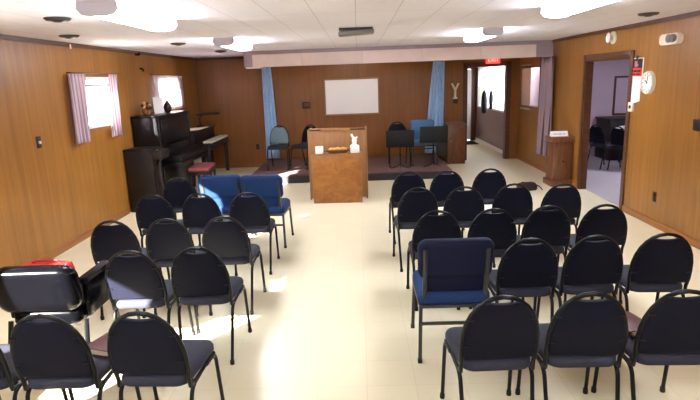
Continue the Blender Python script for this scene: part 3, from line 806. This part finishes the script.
# ------------------------------------------------------------------ music stands
def music_stand(loc, rot, h, label):
    t = thing('music_stand', label, 'music stand', loc, rot, 'music stands on the stage')
    d = B(-.265, .265, -.006, .006, 0, .31, .003); box(d, -.265, .265, -.006, .06, -.004, .008, .002)
    finish('desk', d, M['foot'], t, loc=(0, 0, h), rot=(math.radians(-14), 0, 0))
    finish('shaft', T([(0, -.02, .08), (0, -.02, h+.12)], .011), M['blackmetal'], t)
    finish('collar', lathe(bmesh.new(), [(.018, 0), (.02, .03), (.016, .06)], 10, Matrix.Translation((0, -.02, h*.55))), M['blackmetal'], t)
    for k in range(3):
        a = PI/2+k*2*PI/3
        finish('leg', T([(0, -.02, .12), (.06*math.cos(a), -.02+.06*math.sin(a), .05), (.2*math.cos(a), -.02+.2*math.sin(a), .009)], .008, 6, .03), M['blackmetal'], t)
    return t
music_stand((.77, 10.22, .16), PI, .45, 'black music stand in front of the dark stage chair, left of the pair')
music_stand((1.41, 10.28, .16), PI+.05, .5, 'black music stand in front of the blue stage chair, right of the pair')

# brown cabinet at right end of stage
t = thing('wooden_cabinet', 'dark brown cabinet against the back wall right of the blue curtain', 'cabinet', (2.09, 11.83, 0))
finish('body', B(-.19, .19, -.17, .3, 0.0, .84, .005), M['midwood'], t)
finish('top', B(-.21, .21, -.2, .31, .84, .87, .005), M['midwood'], t)
finish('door', B(-.16, .16, -.185, -.168, .07, .78, .004), M['midwood'], t)
finish('knob', lathe(bmesh.new(), [(.008, 0), (.014, .015), (.006, .022)], 10, Matrix.Translation((-.12, -.185, .5)) @ Matrix.Rotation(PI/2, 4, 'X')), M['brass'], t)
t = thing('loudspeaker', 'black floor speaker beside the brown cabinet on the stage end', 'speaker', (1.79, 11.78, .16))
finish('body', B(-.1, .1, -.12, .12, 0, .62, .01), M['foot'], t)
finish('grille', B(-.085, .085, -.13, -.118, .03, .59, .004), M['darkgrey'], t)

# pedestal by the right wall
t = thing('wooden_pedestal', 'brown wooden pedestal stand against the right wall before the side doorway', 'pedestal', (3.36, 9.12, 0))
finish('plinth', B(-.18, .185, -.2, .2, 0, .1, .008), M['midwood'], t)
finish('body', B(-.145, .17, -.165, .165, .1, .74, .006), M['midwood'], t)
finish('top', B(-.18, .185, -.2, .2, .74, .825, .008), M['midwood'], t)
finish('front_panel', B(-.1, .12, -.175, -.163, .16, .66, .004), M['midwood'], t)
finish('knob', lathe(bmesh.new(), [(.01, 0), (.02, .015), (.008, .022)], 10, Matrix.Translation((.01, -.175, .42)) @ Matrix.Rotation(PI/2, 4, 'X')), M['brownplate'], t)
t = thing('name_card', 'white folded card standing on the brown pedestal', 'card', (3.34, 9.1, .825), math.radians(-4))
finish('card', prism(bmesh.new(), [(-.045, 0), (.045, 0), (.004, .085), (-.004, .085)], lambda u, v, h: (h, u, v), -.14, .14), M['paper'], t)
mk = bmesh.new(); 
for a, b_ in ((-.1, -.03), (-.02, .04), (.055, .1)): box(mk, a, b_, -.032, -.0285, .034, .044, mtx=Matrix.Translation((0, 0, 0)))
finish('print', mk, M['grey'], t)

# ------------------------------------------------------------------ piano corner
t = thing('upright_piano', 'tall black upright piano under the window on the left wall', 'piano', (XL+.02, 8.42, 0))
D, L = .40, 1.56
finish('case', B(0, D, 0.03, L-.03, .06, 1.40, .006), M['ebony'], t)
for y in (0, L-.035): finish('end_panel', B(0, D+.02, y, y+.035, 0, 1.40, .006), M['ebony'], t)
finish('lid', B(-.005, D+.045, -.02, L+.02, 1.40, 1.43, .008), M['ebony'], t)
finish('music_panel', B(D, D+.018, .12, L-.12, .96, 1.34, .006), M['ebony'], t)
finish('music_shelf', B(D, D+.08, .25, L-.25, .93, .95, .005), M['ebony'], t)
finish('key_bed', B(D-.02, D+.32, .0, L, .62, .7, .01), M['ebony'], t)
for y in (0, L-.09): finish('key_cheek', B(D, D+.3, y, y+.09, .7, .80, .02), M['ebony'], t)
fb = B(0, .3, .092, L-.092, 0, .022, .008)
finish('fallboard', fb, M['ebony'], t, loc=(D+.012, 0, .79), rot=(0, math.radians(9), 0))
finish('key_slip', B(D+.27, D+.3, .09, L-.09, .7, .74, .006), M['ebony'], t)
finish('lower_panel', B(D-.02, D-.005, .1, L-.1, .12, .6, .004), M['ebony'], t)
for y in (.02, L-.11):
    lg = bmesh.new(); box(lg, D+.2, D+.28, y, y+.09, .0, .62, .012); finish('leg', lg, M['ebony'], t)
pd = bmesh.new()
for y in (.68, .78, .88): finish('pedal', B(D-.01, D+.12, y-.02, y+.02, .05, .065, .006), M['brass'], t)

t = thing('organ_cabinet', 'dark wooden console with bracketed ledge at the near end of the piano', 'cabinet', (XL+.02, 8.0, 0))
finish('body', B(0, .42, 0, .36, .0, .93, .006), M['darkwood'], t)
finish('top', B(-.005, .46, -.02, .38, .93, .965, .008), M['darkwood'], t)
finish('ledge', B(.4, .56, 0.0, .36, .80, .93, .012), M['darkwood'], t)
finish('bracket', prism(bmesh.new(), [(.42, .64), (.55, .80), (.42, .80)], lambda u, v, h: (u, h, v), .0, .05), M['darkwood'], t)
finish('leg', B(.47, .53, .0, .06, .0, .80, .008), M['darkwood'], t)
finish('foot_rail', B(.4, .55, .0, .06, 0.0, .08, .01), M['darkwood'], t)
finish('knob', lathe(bmesh.new(), [(.008, 0), (.016, .012), (.006, .02)], 10, Matrix.Translation((.5, 0, .94))), M['brass'], t)

# things on the piano lid
Z = 1.43
tag(finish('white_card', prism(bmesh.new(), rrect(-.1, .1, 0, .27, .01), lambda u, v, h: (h-.1*v*.4, u, v), -.004, .004), M['paper'], loc=(XL+.2, 9.16, Z+.001), rot=(0, 0, math.radians(-30))), 'white card propped on the piano lid before the bright window', 'card')
t = thing('flower_basket', 'small brown basket of dried flowers on the near end of the piano lid', 'basket', (XL+.2, 8.62, Z))
finish('basket', lathe(bmesh.new(), [(.05, 0), (.075, .06), (.08, .09), (.07, .09), (.06, .05)], 14), M['wicker'], t)
for k in range(7):
    a = k*.9; bl = lathe(bmesh.new(), [(.004, 0), (.028, .015), (.032, .03), (.02, .05), (.004, .055)], 8, Matrix.Translation((.055*math.cos(a), .055*math.sin(a), .1+.03*(k % 3))))
    finish('bloom', bl, M['bread'] if k % 2 else M['bag'], t)
t = thing('dark_vase', 'round dark purple vase on the piano lid right of the white card', 'vase', (XL+.28, 9.36, Z))
finish('body', lathe(bmesh.new(), [(.03, 0), (.06, .04), (.07, .09), (.05, .15), (.022, .18), (.026, .2), (.018, .2)], 16), M['bag'], t)

# bench
t = thing('piano_bench', 'dark bench with dusty red cushion in front of the piano', 'bench', (-2.76, 9.32, 0), math.radians(4))
finish('seat_box', B(-.17, .17, -.35, .35, .38, .45, .006), M['darkwood'], t)
finish('cushion', loft(bmesh.new(), rrect(-.175, .175, -.355, .355, .04), [(.008, .45), (0, .46), (0, .485), (.012, .5), (.05, .506)], lambda u, v, h: (u, v, h)), M['cushionred'], t, sharp=60)
for sx_ in (-1, 1):
    for sy_ in (-1, 1): finish('leg', B(sx_*.14-.02, sx_*.14+.02, sy_*.31-.02, sy_*.31+.02, 0, .38, .005), M['darkwood'], t)

# spinet in the far corner
t = thing('spinet_organ', 'dark small organ with open legs in the far left corner', 'organ', (XL+.02, 10.35, 0))
L = 1.5
finish('case', B(0, .36, 0, L, .58, .98, .008), M['darkwood'], t)
finish('key_bed', B(.3, .66, 0, L, .64, .76, .01), M['darkwood'], t)
kk = bmesh.new()
for k in range(36):
    y = .08+k*(L-.16)/36; box(kk, .5, .665, y+.001, y+(L-.16)/36-.001, .755, .795)
finish('white_keys', kk, M['ivory'], t)
finish('top_lid', B(-.01, .4, -.02, L+.02, .98, 1.01, .006), M['darkwood'], t)
for y in (0.0, L-.07): finish('leg', B(.56, .63, y, y+.07, 0, .64, .01), M['darkwood'], t)
for y in (0.0, L-.04): finish('end_panel', B(0, .3, y, y+.04, 0, .6, .005), M['darkwood'], t)
finish('back_panel', B(0.02, .04, .04, L-.04, .05, .58), M['cream'], t)
tag(finish('sheet_music', prism(bmesh.new(), rrect(0, .42, 0, .62, .008), lambda u, v, h: (XL+.12+u*.9, 10.37+v, 1.012+h+u*.04), .0, .012), M['cream']), 'cream open sheet music lying on the corner organ', 'sheet music')
t = thing('desk_lamp', 'dark flat-headed lamp standing on the corner organ', 'lamp', (XL+.2, 11.45, 1.01))
finish('base', lathe(bmesh.new(), [(.08, 0), (.085, .012), (.06, .025), (.015, .03)], 16), M['foot'], t)
finish('stem', T([(0, 0, .02), (0, 0, .2), (.06, 0, .25)], .012, 8, .04), M['foot'], t)
finish('shade', B(-.05, .42, -.08, .08, .24, .285, .012), M['foot'], t)

# ------------------------------------------------------------------ side room things
t = thing('picture_board', 'pale board in dark frame on the side room wall', 'board', (5.92, 12.1, 1.32))
fr = bmesh.new()
for a in ((-.34, .34, .38, .42), (-.34, .34, -.42, -.38), (-.34, -.3, -.38, .38), (.3, .34, -.38, .38)): box(fr, a[0], a[1], -.03, 0, a[2], a[3], .004)
finish('frame', fr, M['trim'], t); finish('board', B(-.3, .3, -.012, 0, -.38, .38), M['lavwall'], t)
t = thing('desk', 'dark desk against the far wall of the side room', 'desk', (5.85, 11.7, .006))
finish('top', B(-.65, .65, -.36, .36, .84, .88, .006), M['darkwood'], t)
for s in (-1, 1): finish('pedestal', B(s*.44-.18, s*.44+.18, -.32, .34, 0, .84, .006), M['darkwood'], t)
finish('modesty_panel', B(-.26, .26, .28, .31, .25, .84), M['darkwood'], t)
t = thing('round_table', 'white-topped round table inside the side room', 'table', (5.6, 10.88, .006))
finish('tabletop', lathe(bmesh.new(), [(.44, .70), (.45, .71), (.45, .725), (.44, .735)], 32), M['white'], t)
for k in range(4):
    a = PI/4+k*PI/2; finish('leg', T([(.3*math.cos(a), .3*math.sin(a), .70), (.36*math.cos(a), .36*math.sin(a), 0)], .016), M['blackmetal'], t)
crown(4.58, 10.56, -68, 'dark chair at the white table in the side room, the left of two', 'side room chairs', .006)
crown(4.80, 10.12, -68, 'dark chair at the white table in the side room, the right of two', 'side room chairs', .006)

# ------------------------------------------------------------------ light
w = bpy.data.worlds.new('sky'); S.world = w; w.use_nodes = True
bgn = w.node_tree.nodes['Background']
bgn.inputs['Color'].default_value = (.86, .92, 1, 1); bgn.inputs['Strength'].default_value = 5.0
sd = bpy.data.lights.new('sun', 'SUN'); sd.energy = 60; sd.angle = math.radians(.6); sd.color = (1, .95, .88)
so = bpy.data.objects.new('sun', sd); COL.objects.link(so)
so.rotation_euler = Vector((1, 1.3, -.72)).to_track_quat('-Z', 'Y').to_euler()

# ------------------------------------------------------------------ camera
p, y, r, H = math.radians(12.62), math.radians(1.21), math.radians(2.07), 1.881
cy, sy = math.cos(y), math.sin(y)
fw0 = Vector((-sy, cy, 0)); rt = Vector((cy, sy, 0)); up = Vector((0, 0, 1))
fw = fw0*math.cos(p)-up*math.sin(p); dn = -(up*math.cos(p)+fw0*math.sin(p))
rt2 = rt*math.cos(r)+dn*math.sin(r); dn2 = dn*math.cos(r)-rt*math.sin(r)
cd = bpy.data.cameras.new('camera'); cam = bpy.data.objects.new('camera', cd); COL.objects.link(cam)
mt = Matrix((rt2, -dn2, -fw)).transposed().to_4x4(); mt.translation = Vector((0, 0, H))
cam.matrix_world = mt
cd.sensor_width = 36; cd.lens = 540/700*36; cd.clip_start = .05; cd.clip_end = 200
S.camera = cam

S.view_settings.view_transform = 'Standard'; S.view_settings.look = 'None'
S.view_settings.gamma = 1; S.view_settings.use_curve_mapping = False
S.view_settings.exposure = 1.15
S.cycles.use_denoising = True
S.cycles.max_bounces = 10; S.cycles.diffuse_bounces = 6; S.cycles.transparent_max_bounces = 12
S.cycles.sample_clamp_indirect = 8
